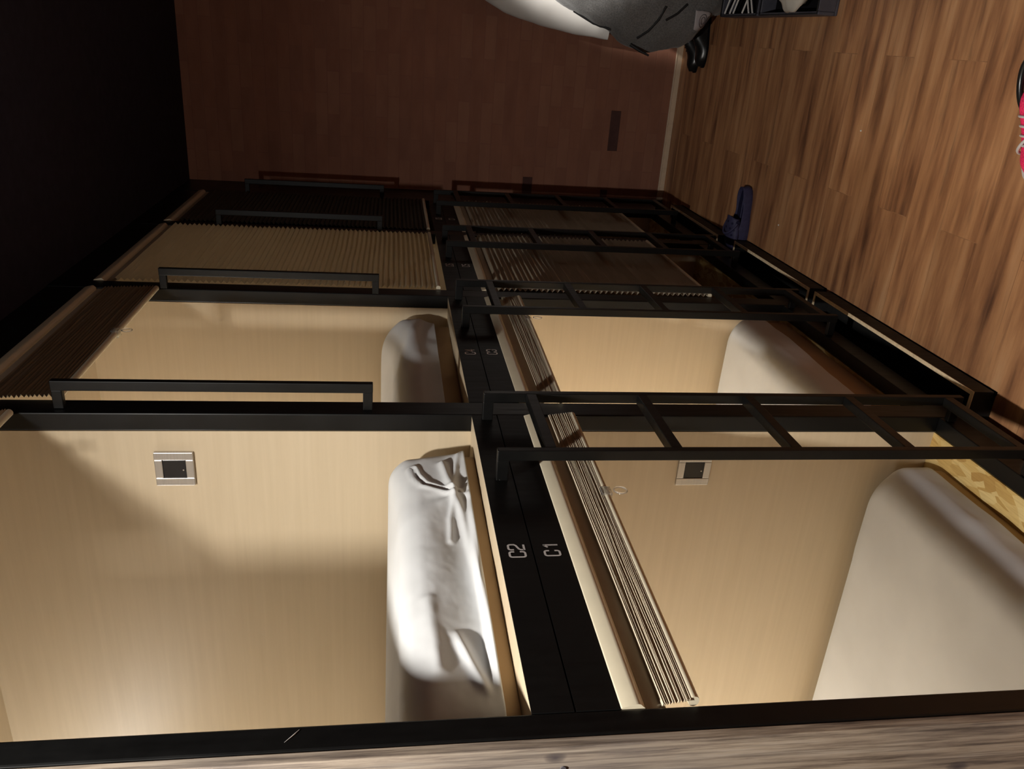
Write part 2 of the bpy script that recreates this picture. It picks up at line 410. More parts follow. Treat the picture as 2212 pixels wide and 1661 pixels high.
def lettering(text, y, z, h, x=0.0, w=0.0038):
    mb = MB(); cy = y
    for ch in text:
        for st in GL[ch]:
            P = [Vector((cy + p[0]*h*0.92, z + p[1]*h)) for p in st]
            n = len(P); L = []; R = []
            for i in range(n):
                a = P[max(0, i-1)]; b = P[min(n-1, i+1)]
                if (b - a).length < 1e-9: b = a + Vector((1e-6, 0))
                d = (b - a).normalized(); nn = Vector((-d.y, d.x))
                k = 1.0
                if 0 < i < n-1:
                    d1 = (P[i]-P[i-1]); d2 = (P[i+1]-P[i])
                    if d1.length > 1e-9 and d2.length > 1e-9:
                        c = max(0.45, math.cos(d1.angle(d2) / 2)); k = 1 / c
                L.append(P[i] + nn*w/2*k); R.append(P[i] - nn*w/2*k)
            mb.grid([[(x + 0.0006, q.x, q.y) for q in L], [(x + 0.0006, q.x, q.y) for q in R]], smooth=False)
        cy += h*0.92*0.6 + h*0.22
    return mb

# ------------------------------------------------------------------ capsules
def reading_lamp(par, y, zt, on):
    x = -1.40; zt -= 0.001
    c = MB(); c.cyl((x, y, zt), (0, 0, -1), 0.060, 0.022, 32, 0.055)
    l = obj('reading_lamp', c, M['lampwhite'], par)
    g = MB(); prof = [(0.046, -0.022), (0.043, -0.040), (0.030, -0.052), (0.012, -0.057)]
    R = [[(x + r*math.cos(2*math.pi*i/28), y + r*math.sin(2*math.pi*i/28), zt + z) for i in range(28)] for r, z in prof]
    g.grid(R, closed_v=True); g.fan(R[-1], (x, y, zt - 0.058))
    obj('lens', g, M['glow'] if on else M['lampwhite'], l)
    if on:
        ld = bpy.data.lights.new('reading_lamp_light', 'POINT'); ld.energy = READING_W * on; ld.color = (0.97, 1.0, 1.02)
        ld.shadow_soft_size = 0.05
        lo = bpy.data.objects.new('reading_lamp_light', ld); COL.objects.link(lo)
        lo.parent = par; lo.location = Vector((x, y, zt - 0.125)) - par.location

def capsule(k, upper, number, label, lamp):
    y0 = POSTS[k][1]; y1 = POSTS[k + 1][0]
    h0 = (POSTS[k][0] + POSTS[k][1]) / 2; h1 = (POSTS[k + 1][0] + POSTS[k + 1][1]) / 2
    if k == 0: h0 = 0.752
    zf, zt = (ZS, ZH) if upper else (ZL, ZT)
    t = thing('sleeping_capsule', label, 'sleeping capsule', (-1.0, (y0 + y1) / 2, zf))
    ztp = ZC if upper else ZM
    lowz = ZM if upper else 0.0
    obj('side_panel', B(XB, -D - 0.001, h0, y0, zf - 0.02, zt + 0.02), M['lam'], t)
    obj('side_panel', B(XB, -D - 0.001, y1, h1, zf - 0.02, zt + 0.02), M['lam'], t)
    obj('back_panel', B(XB, XB + 0.012, y0, y1, zf, zt), M['lam'], t)
    if upper:
        obj('ceiling_panel', B(XB, -D - 0.001, y0, y1, zt + 0.002, zt + 0.02), M['lam'], t)
        obj('floor_panel', B(XB, -0.0032, y0 + 0.0006, y1 - 0.0006, zf - 0.02, zf - 0.0005), M['lam'], t)
        fb = obj('fascia_board', B(-0.0028, 0.0, y0 + 0.0006, y1 - 0.0006, ZM + 0.0012, zf), M['fascia'], t)
        nb = obj('number_sign', lettering(number, (y0 + y1)/2 - 0.107, 1.3195, 0.0275), M['paint'], fb)
    else:
        obj('ceiling_panel', B(XB, -0.02, y0 + 0.0006, y1 - 0.0006, zt + 0.001, zt + 0.02), M['lam'], t)
        obj('floor_panel', B(XB, -D - 0.001, y0, y1, zf - 0.02, zf), M['osb'], t)
        fb = obj('fascia_board', B(-0.016, 0.0, y0 + 0.0006, y1 - 0.0006, zt, ZM - 0.0012), M['fascia'], t)
        nb = obj('number_sign', lettering(number, (y0 + y1)/2 - 0.105, 1.2585, 0.0265), M['paint'], fb)
    tag(nb, 'white painted number ' + number)
    reading_lamp(t, (y0 + y1)/2, zt + (0.002 if upper else 0.001), lamp)
    return t

COLN = ['nearest the wooden plank wall', 'second from the wooden plank wall', 'third from the wooden plank wall', 'nearest the red brick wall']
LAMPS_U = [1.25, 2.5, 0.55, 0.0]; LAMPS_L = [2.0, 3.8, 0.0, 0.0]
ST_U = ['open with blind raised', 'with its blind half drawn near the ceiling', 'closed by a glowing pleated blind', 'closed by a dark blind']
for k in range(4):
    capsule(k, True, 'C%d' % (2*k + 2), 'beech lined upper capsule marked C%d, %s' % (2*k + 2, COLN[k]), LAMPS_U[k])
    capsule(k, False, 'C%d' % (2*k + 1), 'beech lined lower capsule marked C%d, %s' % (2*k + 1, COLN[k]), LAMPS_L[k])

# ------------------------------------------------------------------ wall switches
def wall_switch(zc, xc, label):
    y = POSTS[1][0]
    t = thing('wall_switch', label, 'switch', (xc, y, zc))
    pl = MB()
    a, b = 0.0425, 0.017
    pl.box(xc - a, xc - b - 0.006, y - 0.008, y, zc - a, zc + a); pl.box(xc + b + 0.006, xc + a, y - 0.008, y, zc - a, zc + a)
    pl.box(xc - b - 0.006, xc + b + 0.006, y - 0.008, y, zc + b + 0.008, zc + a); pl.box(xc - b - 0.006, xc + b + 0.006, y - 0.008, y, zc - a, zc - b - 0.008)
    obj('plate', pl, M['steel'], t, 0.0015)
    rk = obj('rocker', B(xc - b - 0.0055, xc + b + 0.0055, y - 0.0065, y, zc - b - 0.0075, zc + b + 0.0075), M['rocker'], t, 0.001)
    d = MB().cyl((xc - 0.003, y - 0.0065, zc - 0.019), (0, -1, 0), 0.0018, 0.0005, 12)
    obj('indicator', d, M['steel'], rk)
wall_switch(2.035, -0.137, 'steel framed black wall switch on the wall of capsule C2')
wall_switch(0.798, -0.148, 'steel framed black wall switch seen below the ladder in capsule C1')

# ------------------------------------------------------------------ pleated blinds
def zigzag(y0, y1, zt, zb, n, amp, xc, ny, sag, wob, seed, lean=0.0):
    P = []
    for i in range(2*n + 1):
        f = i / (2*n); row = []
        for j in range(ny + 1):
            s = j / ny; y = y0 + (y1 - y0)*s
            w = wob * fbm(s*2.2 + seed, f*6, seed) * math.sin(math.pi*f)**0.5
            z = zt + (zb - sag(s) - zt)*f + w
            x = xc + lean*(f - 0.5) + (amp if i % 2 else -amp) * (0.8 + 0.5*noise.noise(Vector((s*3, i*0.9, seed))))
            row.append((x, y, z))
        P.append(row)
    mb = MB(); mb.grid(P, smooth=False); return mb

def blind(k, upper, zb, label, n, amp, ring_s=None, sag_k=0.0, wob=0.0, tilt=0.0):
    y0, y1 = POSTS[k][1] + 0.004, POSTS[k + 1][0] - 0.004
    if k == 0: y0 = POSTS[0][1] + 0.001
    zt = ZH if upper else ZT
    x = -0.0185
    t = thing('pleated_blind', label, 'blind', (x, (y0 + y1)/2, zt))
    # head rail: rounded cream profile with a shadow gap under it
    prof = [(0.0185, -0.003), (0.0195, -0.005), (0.0245, -0.023), (0.0250, -0.027), (0.0240, -0.030), (0.0170, -0.037), (-0.012, -0.038), (-0.015, -0.003)]
    hr = MB(); hr.grid([[(x + px, y, zt + pz + 0.0028) for (px, pz) in prof] for y in (y0, y1)], closed_v=True)
    for y in (y0, y1): hr.fan([(x + px, y, zt + pz + 0.0028) for (px, pz) in prof], (x, y, zt - 0.018), False)
    obj('head_rail', hr, M['cream'], t)
    obj('valance', B(x + 0.009, x + 0.014, y0, y1, zt - 0.064, zt - 0.037), M['blind_shaded'], t)  # valance paper darkened to paint the shade under the head rail
    zs = zt - 0.058
    fab = {(2, True): 'blind_thin', (2, False): 'blind_shaded', (3, False): 'blind_shaded', (3, True): 'blind_dark', (1, True): 'blind_deep_shade'}.get((k, upper), 'blind')  # lower closed blinds and the partly lowered one have shade painted into the paper
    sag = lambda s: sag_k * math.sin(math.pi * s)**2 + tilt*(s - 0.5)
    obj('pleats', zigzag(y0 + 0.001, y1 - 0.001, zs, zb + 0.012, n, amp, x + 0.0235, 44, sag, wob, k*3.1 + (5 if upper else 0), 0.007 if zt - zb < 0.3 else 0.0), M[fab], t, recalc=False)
    br = MB(); ring = []
    for j in range(41):
        s = j/40; y = y0 + 0.003 + (y1 - y0 - 0.006)*s; z = zb + 0.007 - sag(s)
        ring.append([(x + 0.022 + 0.0085*math.cos(a), y, z + 0.008*math.sin(a)) for a in [2*math.pi*q/12 for q in range(12)]])
    br.grid(ring, closed_v=True); br.fan(ring[0], (x + 0.022, y0 + 0.003, zb + 0.007 - sag(0))); br.fan(ring[-1], (x + 0.022, y1 - 0.003, zb + 0.007 - sag(1)))
    rail = obj('bottom_rail', br, M['cream'], t)
    if ring_s is not None:
        yr = y0 + (y1 - y0)*ring_s; zr = zb - 0.002 - sag(ring_s)
        c = MB(); c.box(x + 0.013, x + 0.0325, yr - 0.013, yr + 0.013, zr - 0.001, zr + 0.019)
        pts = [(x + 0.0315, yr + 0.012*math.cos(a), zr - 0.020 + 0.013*math.sin(a)) for a in [2*math.pi*q/24 for q in range(24)]]
        c.tube(pts, 0.0018, 8, True)
        tag(obj('pull_tab', c, M['clear'], rail), 'clear plastic pull ring')
    return t
blind(0, False, 1.126, 'raised cream pleated blind across the top of capsule C1', 16, 0.0028, 0.60, 0.0, 0.004, 0.012)
blind(1, False, 1.124, 'raised cream pleated blind sagging across the top of capsule C3', 16, 0.0028, 0.72, 0.002, 0.004, 0.012)
blind(0, True, 2.352, 'raised cream pleated blind at the ceiling of capsule C2', 15, 0.005, 0.5, 0.0, 0.004)
blind(1, True, 2.283, 'partly lowered pleated blind in shade at the top of capsule C4', 16, 0.005, 0.5, 0.0, 0.004)
blind(2, True, 1.385, 'fully lowered pleated blind closing capsule C6, lit from behind', 56, 0.006, None, 0.0, 0.002)
blind(2, False, 0.405, 'lowered pleated blind of capsule C5 striped by ladder shadows', 40, 0.0065, None, 0.0, 0.0015)
blind(3, True, 1.385, 'fully lowered dark pleated blind closing capsule C8', 56, 0.006, None, 0.0, 0.002)
blind(3, False, 0.37, 'lowered pleated blind of capsule C7 nearest the brick wall', 42, 0.0065, None, 0.0, 0.0015)

# ------------------------------------------------------------------ mattresses
def outline(x0, x1, y0, y1, r, inset, n_arc=14, n_front=170):
    """rounded rectangle, counter-clockwise from the back; the +x side is the front"""
    iy = min(inset, 0.012 + 0.10*inset)
    x0 += inset; x1 -= inset; y0 += iy; y1 -= iy; r = max(0.02, r - 0.6*iy)
    P = []
    def a(cx, cy, a0, a1):
        for i in range(n_arc + 1):
            q = math.radians(a0 + (a1 - a0)*i/n_arc); P.append((cx + r*math.cos(q), cy + r*math.sin(q)))
    def seg(p, q, n):
        for i in range(1, n): P.append((p[0] + (q[0]-p[0])*i/n, p[1] + (q[1]-p[1])*i/n))
    a(x0 + r, y1 - r, 90, 180); seg((x0, y1 - r), (x0, y0 + r), 10); a(x0 + r, y0 + r, 180, 270)
    seg((x0 + r, y0), (x1 - r, y0), 40); a(x1 - r, y0 + r, 270, 360); seg((x1, y0 + r), (x1, y1 - r), n_front)
    a(x1 - r, y1 - r, 0, 90); seg((x1 - r, y1), (x0 + r, y1), 40)
    return P

def padded(x0, x1, y0, y1, z0, z1, r_plan, r_top, nz, disp, open_bottom=False, rx=0.1, sl=0.15, drop=0.0):
    rows = []
    levels = [(z0 + (z1 - drop - r_top - z0)*i/nz, 0.0) for i in range(nz + 1)]
    na = 12
    for i in range(1, na + 1):
        q = math.pi/2*i/na
        levels.append((z1 - drop - r_top + r_top*math.sin(q), rx*(1 - math.cos(q))))
    if drop:
        for i in range(1, 9):
            f = i/8; levels.append((z1 - drop*(1 - f)**1.4, rx + sl*f))
    for z, ins in levels:
        ref = z1 - drop*((1 - min(1, max(0, ins - rx)/sl))**1.4)
        rows.append([disp(Vector((x, y, z + (z1 - ref)*(1 - sstep(0.01, 0.20, y1 - y))*sstep(z0, z1 - drop - r_top, z))), ins) for (x, y) in outline(x0, x1, y0, y1, r_plan, ins)])
    cy = (y0 + y1)/2; top = [Vector(p) for p in rows[-1]]
    for f in (0.06, 0.14, 0.25, 0.4, 0.55, 0.7, 0.85, 0.95, 0.999):
        row = []
        for p in top:
            tx = min(max(p.x, x0 + 0.5), x1 - 0.42); q = p.lerp(Vector((tx, cy, p.z)), f)
            q.z = p.z + (z1 + 0.007 - p.z)*sstep(0, 0.5, f)
            row.append(tuple(q))
        rows.append(row)
    mb = MB(); mb.grid(rows, closed_v=True)
    if not open_bottom: mb.fan(rows[0], sum((Vector(p) for p in rows[0]), Vector())/len(rows[0]))
    return mb

def mattress(k, upper, label, zt, xf, hem, ytrim, wr, seed, r_top=0.075, rx=0.1, sl=0.15, drop=0.0, tilt=0.0, rp=0.062):
    y0 = POSTS[k][1] + 0.01; y1 = POSTS[k + 1][0] - ytrim
    zf = ZS if upper else ZL
    t = thing('mattress', label, 'mattress', (-1.0, (y0 + y1)/2, zf))
    obj('ticking', padded(XB + 0.03, xf, y0 + 0.008, y1 - 0.008, zf + 0.0005, zt - 0.008, max(0.02, rp - 0.007), r_top - 0.01, 30, lambda p, i: (p.x - 0.005*sstep(xf - 0.3, xf - 0.1, p.x) - 0.045*sstep(hem + 0.004, hem + 0.02, p.z)*sstep(xf - 0.3, xf - 0.1, p.x), p.y, p.z - 0.006*sstep(hem + 0.01, hem + 0.03, p.z)), False, rx, sl, drop), M['mattress'], t)
    cy = (y0 + y1)/2
    def disp(p, ins):
        d = Vector((0, 0, 0))
        front = sstep(xf - 0.28, xf - 0.02, p.x)
        u = p.y; v = p.z
        h = 0.006
        if front > 0:
            h += wr(u, v, ins) * front
        p = Vector((p.x - tilt*(min(p.z, zt - r_top) - hem)*front, p.y, p.z))
        n = Vector((1.0, 0.25*(p.y - cy), 0.15 + 1.2*min(1, ins/rx))).normalized()
        d = n * h
        if ins > rx: d = Vector((0, 0, 0.006))
        if p.x < xf - 0.29 and ins <= rx: d = Vector((0, 0.004*(1 if p.y > cy else -1), 0))
        return tuple(p + d)
    hemf = hem
    rows = padded(XB + 0.025, xf, y0, y1, hemf, zt, rp, r_top, 34, disp, True, rx, sl, drop)
    sh = obj('fitted_sheet', rows, M['sheet'], t)
    s2 = sh.modifiers.new('cloth', 'SOLIDIFY'); s2.thickness = 0.002; s2.offset = -1
    return t

def ridge(v, c, w): return math.exp(-((v - c)/w)**2)
def pdist(u, v, P):
    best = 9.0
    for (a, b), (c, d) in zip(P, P[1:]):
        L = (c-a)**2 + (d-b)**2; t = min(1, max(0, ((u-a)*(c-a) + (v-b)*(d-b))/L))
        best = min(best, math.hypot(u - a - t*(c-a), v - b - t*(d-b)))
    return best
FOLD_A = [(1.03, 1.3865), (1.055, 1.3875), (1.14, 1.391), (1.25, 1.400), (1.377, 1.409), (1.467, 1.424), (1.566, 1.436)]
FOLD_B = [(1.03, 1.442), (1.007, 1.437), (0.96, 1.425), (0.911, 1.413), (0.87, 1.402)]
FOLD_C = [(1.12, 1.484), (1.026, 1.479), (0.95, 1.474)]
HOOK = [(1.56, 1.50), (1.525, 1.493), (1.487, 1.477), (1.458, 1.439), (1.439, 1.412)]
PLEAT = [(1.60, 1.40), (1.50, 1.415), (1.44, 1.418), (1.36, 1.432), (1.29, 1.436)]
def wr_c2(u, v, ins):
    h = 0.004*fbm(u*3.5, v*5, 1.3) + 0.0009*fbm(u*18, v*30, 4.0)
    w = sstep(0.84, 0.98, u)*(1 - 0.75*sstep(1.30, 1.46, u))
    h -= 0.017*sstep(1.482, 1.408, v)*sstep(1.388, 1.404, v)*w
    h += 0.0085*math.exp(-(pdist(u, v, FOLD_A)/0.0085)**2)*sstep(1.02, 1.16, u)*sstep(1.388, 1.394, v)
    h += 0.010*math.exp(-(pdist(u, v, FOLD_B)/0.009)**2)*sstep(0.86, 0.93, u)*(1 - sstep(0.99, 1.06, u))
    h += 0.004*math.exp(-(pdist(u, v, FOLD_C)/0.012)**2)
    d = pdist(u, v, HOOK); h += 0.005*math.exp(-((d - 0.007)/0.006)**2) - 0.004*math.exp(-(d/0.005)**2)
    h += 0.005*math.exp(-(pdist(u, v, PLEAT)/0.006)**2)
    dx = u - 1.44; dz = v - 1.418
    a = math.atan2(dz, dx); q = math.hypot(dx, dz*1.6)
    h += 0.0018*math.sin(6*a + 0.6)*math.exp(-(q/0.12)**2)*min(1, q/0.03)
    return h
def wr_soft(seed, amp):
    def f(u, v, ins):
        return amp*fbm(u*3.2 + seed, v*3.5, seed) + 0.25*amp*fbm(u*9, v*10 + seed, seed)
    return f
def wr_c4(u, v, ins):
    h = 0.008*fbm(u*4.0, v*5.0, 8.1)
    h += 0.010*ridge(v, 1.545 - 0.18*(u - 2.05), 0.022)*sstep(2.1, 2.35, u)
    h += 0.008*ridge(v, 1.47 + 0.10*(u - 2.2), 0.03)*sstep(2.0, 2.3, u)
    return h
mattress(0, True, 'white sheeted mattress with wrinkled front in capsule C2', 1.549, -0.056, 1.3865, 0.045, wr_c2, 1.0, 0.045, 0.055, 0.14, 0.018, 0.17)
mattress(0, False, 'white sheeted mattress with smooth top in capsule C1', 0.322, -0.112, 0.203, 0.022, wr_soft(2.0, 0.006), 2.0, 0.07, 0.085)
mattress(1, True, 'white sheeted mattress bulging at the far end of capsule C4', 1.578, -0.075, 1.410, 0.03, wr_c4, 3.0, 0.075, 0.10, 0.24, 0.038)
mattress(1, False, 'white sheeted mattress showing its beige base in capsule C3', 0.360, -0.050, 0.245, 0.012, wr_soft(6.0, 0.008), 4.0, 0.055, 0.075, rp=0.028)

# ------------------------------------------------------------------ ladders
def ladder(dy, label, wide=0.0):
    ya, yb = 1.393 + dy, 1.668 + dy
    xo, xi = 0.068, 0.045
    t = thing('ladder', label, 'ladder', (0.06, (ya + yb)/2, 0.0), 'black ladders hooked on the bunks')
    for y in (ya, yb):
        m = MB(); m.box(xi, xo, y, y + 0.0165, 0.135, 1.342)
        obj('rail', m, M['metal'], t, 0.0015)
        for z0, z1 in ((1.318, 1.342), (0.137, 0.160)):
            obj('bracket', B(0.0, xi + 0.001, y + 0.0005, y + 0.016, z0, z1), M['metal'], t, 0.0015)
    for z in (0.166, 0.434, 0.694, 0.957, 1.221):
        obj('rung', B(xi, xo - 0.0005, ya + 0.016, yb + 0.0005, z, z + 0.0235), M['metal'], t, 0.0015)
    return t
LDY = [0.0, 0.905, 1.715, 2.515]
for k in range(4):
    ladder(LDY[k], 'black steel ladder with square rungs between capsules %s' % ('C1 and C3', 'C3 and C5', 'C5 and C7', 'C7 and the brick wall')[k])

# ------------------------------------------------------------------ grab bars
def grab_bar(dy, label):
    y0, y1 = 1.717 + dy, 1.733 + dy
    t = thing('grab_bar', label, 'grab bar', (0.03, y0, 1.6), 'black grab bars on the bunk posts')
    obj('grip', B(0.043, 0.0665, y0, y1, 1.592, 2.282), M['metal'], t, 0.0018)
    for z0, z1 in ((1.5925, 1.6145), (2.2595, 2.2815)):
        obj('bracket', B(0.0, 0.044, y0 + 0.0003, y1 - 0.0003, z0, z1), M['metal'], t, 0.0018)
for dy, l in ((0.0, 'black steel grab bar on the post between C2 and C4'), (0.895, 'black steel grab bar on the post between C4 and C6'),
              (1.80, 'black steel grab bar on the post between C6 and C8'), (2.535, 'black steel grab bar on the last post by the brick wall')):
    grab_bar(dy, l)

# ------------------------------------------------------------------ shoe trays under the lower capsules
def tray(y0, y1, xf, label):
    t = thing('shoe_tray', label, 'tray', (xf - 0.3, (y0 + y1)/2, 0.0), 'black shoe trays under the lower capsules')
    xb = xf - 0.60; h = 0.066; w = 0.011
    b = MB(); b.box(xb, xf, y0, y1, 0.002, 0.010)
    obj('base_board', b, M['tray'], t)
    for nm, (a, c, d, e) in (('front_board', (xf - w, xf, y0, y1)), ('end_board', (xb, xf - w, y0, y0 + w)), ('end_board', (xb, xf - w, y1 - w, y1)), ('rear_board', (xb, xb + w, y0 + w, y1 - w))):
        p = obj(nm, B(a, c, d, e, 0.0 if nm == 'front_board' else 0.010, h), M['tray'], t)
        tag(obj('raw_edge', B(a, c, d, e, h, h + 0.0022), M['rawedge'], p), 'bare wood top edge')
tray(0.80, 1.50, 0.048, 'black open shoe tray under capsule C1')
tray(1.721, 2.590, 0.060, 'black open shoe tray with pale top edge under capsule C3')
tray(2.630, 3.335, 0.060, 'black open shoe tray under capsule C5')
tray(3.525, 4.22, 0.040, 'black open shoe tray under capsule C7 by the brick wall')

# ------------------------------------------------------------------ navy clog
def slipper():
    t = thing('clog', 'navy blue foam clog with an open heel, lying by the shoe trays', 'slipper', (0.13, 3.40, 0))
    L = 0.285; ang = math.radians(181)
    def half(q): return (0.043 + 0.013*sstep(0.35, 0.72, q) - 0.003*ridge(q, 0.40, 0.12))
    def W(lx, ly, z):
        return (0.282 + (lx*math.cos(ang) - ly*math.sin(ang)), 3.412 + (lx*math.sin(ang) + ly*math.cos(ang)), z)
    n = 56; ring = []
    for i in range(n):
        a = 2*math.pi*i/n; q = 0.5 - 0.5*math.cos(a); k = math.sin(a)
        ring.append((L*q, half(q)*(abs(k)**0.6)*(1 if k >= 0 else -1), q))
    def rim(q): return 0.043 - 0.008*ridge(q, 0.36, 0.16) + 0.006*sstep(0.5, 0.7, q)
    def R(sc, zf): return [W(L/2 + (x - L/2)*sc, y*sc, zf(q)) for x, y, q in ring]
    m = MB(); rows = [R(0.96, lambda q: 0.0), R(1.02, lambda q: 0.008), R(1.02, lambda q: 0.022), R(0.99, lambda q: 0.03), R(0.99, lambda q: rim(q)), R(0.965, lambda q: rim(q) + 0.002), R(0.93, lambda q: rim(q) - 0.002), R(0.92, lambda q: 0.028)]
    m.grid(rows, closed_v=True); m.fan(rows[0], W(L/2, 0, 0.0)); obj('sole', m, M['navy'], t)
    f = MB(); r0 = R(0.915, lambda q: 0.027); f.grid([r0, R(0.6, lambda q: 0.026)], closed_v=True); f.fan(R(0.6, lambda q: 0.026), W(L/2, 0, 0.026)); obj('footbed', f, M['navydark'], t)
    rg = MB(); rg.tube([W(0.03 + i*0.011, 0.002, 0.0275) for i in range(12)], 0.003, 6); obj('footbed_ridge', rg, M['navy'], t)
    G = []
    for i in range(25):
        q = 0.44 + 0.545*i/24; hw = half(q)*(1 - abs(2*q - 1)**5)**0.5*1.0 if q < 0.995 else 0.004
        e = math.sqrt(max(0.02, 1 - ((q - 0.44)/0.56)**3.5)); top = 0.030 + 0.052*e
        row = []
        for j in range(25):
            b = math.pi*j/24
            dx = -0.018*math.cos(b)**2 if i < 6 else -0.018*math.cos(b)**2*(1 - (i - 5)/19)
            row.append(W(L*q - dx*0.6, -hw*0.99*math.cos(b), rim(q)*0.9*0 + 0.046 + (top - 0.046)*math.sin(b)**0.75))
        G.append(row)
    u = MB(); u.grid(G); u.fan(G[-1], sum((Vector(p) for p in G[-1]), Vector())/25); up = obj('upper', u, M['navy'], t)
    q_ = up.modifiers.new('thickness', 'SOLIDIFY'); q_.thickness = 0.004; q_.offset = -1
    h = MB()
    for gi, gj in ((4, 8), (4, 13), (4, 18), (8, 6), (8, 11), (8, 16), (8, 20), (12, 8), (12, 13), (12, 18), (16, 10), (16, 15)):
        c = Vector(G[gi][gj]); nn = (Vector(G[gi + 1][gj]) - c).cross(Vector(G[gi][gj + 1]) - c)
        if nn.z < 0: nn = -nn
        h.cyl(c + nn.normalized()*0.0002, nn, 0.0052, 0.0008, 14)
    obj('vent_hole', h, M['navydark'], up)
    st = MB(); st.tube([W(0.150 + 0.055*math.sin(b), -0.054*math.cos(b), 0.058 + 0.030*math.sin(b)) for b in [0.06 + 3.02*j/20 for j in range(21)]], 0.0055, 8)
    obj('heel_strap', st, M['navy'], t)
    for sy in (-1, 1):
        obj('strap_rivet', MB().cyl(W(0.150, sy*0.054, 0.056), (0, sy, 0.1), 0.009, 0.004, 18), M['navydark'], t)
slipper()

# ------------------------------------------------------------------ pink trainer at the picture edge
def trainer(ox, oy, ang, label):
    t = thing('trainer', label, 'shoe', (ox, oy, 0))
    L = 0.29
    def W(lx, ly, z): return (ox + lx*math.cos(ang) - ly*math.sin(ang), oy + lx*math.sin(ang) + ly*math.cos(ang), z)
    def half(s): return (0.034 + 0.016*sstep(0.35, 0.72, s))
    n = 48; ring = []
    for i in range(n):
        a = 2*math.pi*i/n; s = 0.5 - 0.5*math.cos(a); q = math.sin(a)
        ring.append((L*s, half(s)*(abs(q)**0.6)*(1 if q >= 0 else -1)))
    m = MB(); R = [[W(x, y*k, z) for x, y in ring] for k, z in ((0.96, 0.0), (1.0, 0.004), (1.02, 0.024), (0.98, 0.030))]
    m.grid(R, closed_v=True); m.fan(R[0], W(L/2, 0, 0)); m.fan(R[-1], W(L/2, 0, 0.03)); obj('sole', m, M['rubber'], t)
    G = []
    for i in range(29):
        s = 0.02 + 0.955*i/28; lx = L*s
        hh = 0.095 - 0.05*sstep(0.3, 0.8, s) - 0.02*ridge(s, 0.22, 0.12) - 0.028*sstep(0.84, 1.0, s)
        hw = half(s)*(max(0.02, 1 - abs(2*s - 1)**3.2))**0.5
        row = [W(lx, -hw*1.0*math.cos(b)*(1 - 0.25*math.sin(b)), 0.022 + (hh - 0.01)*math.sin(b)**0.8) for b in [math.pi*j/20 for j in range(21)]]
        G.append(row)
    u = MB(); u.grid(G); u.fan(G[-1], sum((Vector(p) for p in G[-1]), Vector())/21); obj('upper', u, M['pink'], t)
    c = MB(); c.tube([W(0.075 + 0.055*math.cos(a), 0.026*math.sin(a), 0.092 - 0.010*math.cos(a)) for a in [2*math.pi*q/28 for q in range(28)]], 0.008, 8, True)
    obj('collar', c, M['blackleather'], t)
    lc = MB()
    for i in range(4):
        lx = 0.145 + 0.022*i; s = lx/L; hh = 0.093 - 0.05*sstep(0.3, 0.8, s)
        lc.tube([W(lx - 0.004*math.cos(b), -half(s)*1.02*math.cos(b)*(1 - 0.25*math.sin(b))*0.97, 0.026 + (hh - 0.01)*math.sin(b)**0.8) for b in [0.55 + 2.05*j/12 for j in range(13)]], 0.0032, 6)
    obj('laces', lc, M['rubber'], t)
    bd = MB(); s = 0.68; hh = 0.095 - 0.05*sstep(0.3, 0.8, s)
    bd.tube([W(L*s + 0.03*math.cos(b), -half(s)*1.03*math.cos(b)*(1 - 0.25*math.sin(b)), 0.0235 + (hh - 0.009)*math.sin(b)**0.8) for b in [0.05 + 3.04*j/18 for j in range(19)]], 0.004, 6)
    obj('toe_band', bd, M['rubber'], t)
    hb = MB(); hb.tube([W(0.004 + 0.02*(1 - math.cos(a)), 0.034*math.sin(a), 0.05) for a in [-1.2 + 2.4*q/14 for q in range(15)]], 0.014, 8)
    obj('heel_tab', hb, M['rubber'], t)
trainer(0.870, 1.835, math.radians(186), 'bright pink trainer with pale sole at the edge of the floor')

# ------------------------------------------------------------------ crumbs on the floor
for i, (x, y, r) in enumerate(((0.186, 3.093, 0.004), (0.605, 2.646, 0.0035))):
    c = MB(); c.cyl((x, y, 0.0), (0.1, 0.05, 1), r, 0.003, 7, r*0.6)
    tag(obj('crumb', c, M['chip']), ('pale crumb on the floor nearest the navy clog', 'pale crumb in the middle of the plank floor')[i], 'crumb')

# ------------------------------------------------------------------ laundry bag, linen, shoes and suitcase by the brick wall
def interp(tab, z):
    if z <= tab[0][0]: return tab[0][1]
    for (a, va), (b, vb) in zip(tab, tab[1:]):
        if z <= b:
            f = (z - a)/(b - a); return va + (vb - va)*f
    return tab[-1][1]
BAGX = [(0.0, 0.98), (0.06, 0.955), (0.10, 0.90), (0.14, 0.850), (0.20, 0.815), (0.27, 0.800), (0.33, 0.787), (0.37, 0.785), (0.42, 0.80), (0.49, 0.825), (0.55, 0.872), (0.67, 0.921), (0.81, 0.979), (0.92, 1.06)]
def bag_loft(tab, z0, z1, xr, yc, ry, nz, na, amp, seed, scale=7):
    rows = []
    for i in range(nz + 1):
        z = z0 + (z1 - z0)*i/nz; xl = interp(tab, z); cx = (xl + xr)/2; rx = (xr - xl)/2
        e = min(1, 0.35 + 1.6*math.sin(math.pi*min(1, max(0, (i + 0.5)/(nz + 1))))**0.6)
        row = []
        for j in range(na):
            a = 2*math.pi*j/na; c, s = math.cos(a), math.sin(a)
            d = amp*fbm(c*1.6*scale/7 + seed, s*1.6*scale/7, z*scale + seed, 4)
            row.append((cx - (rx + d)*c, yc - (ry*e + d)*s, z))
        rows.append(row)
    mb = MB(); mb.grid(rows, closed_v=True)
    mb.fan(rows[0], (xr - 0.25, yc, z0)); mb.fan(rows[-1], (xr - 0.25, yc, z1))
    return mb
lb = thing('laundry_bag', 'dark grey felt laundry bag with a pale label by the brick wall', 'laundry bag', (1.15, 4.10, 0.0))
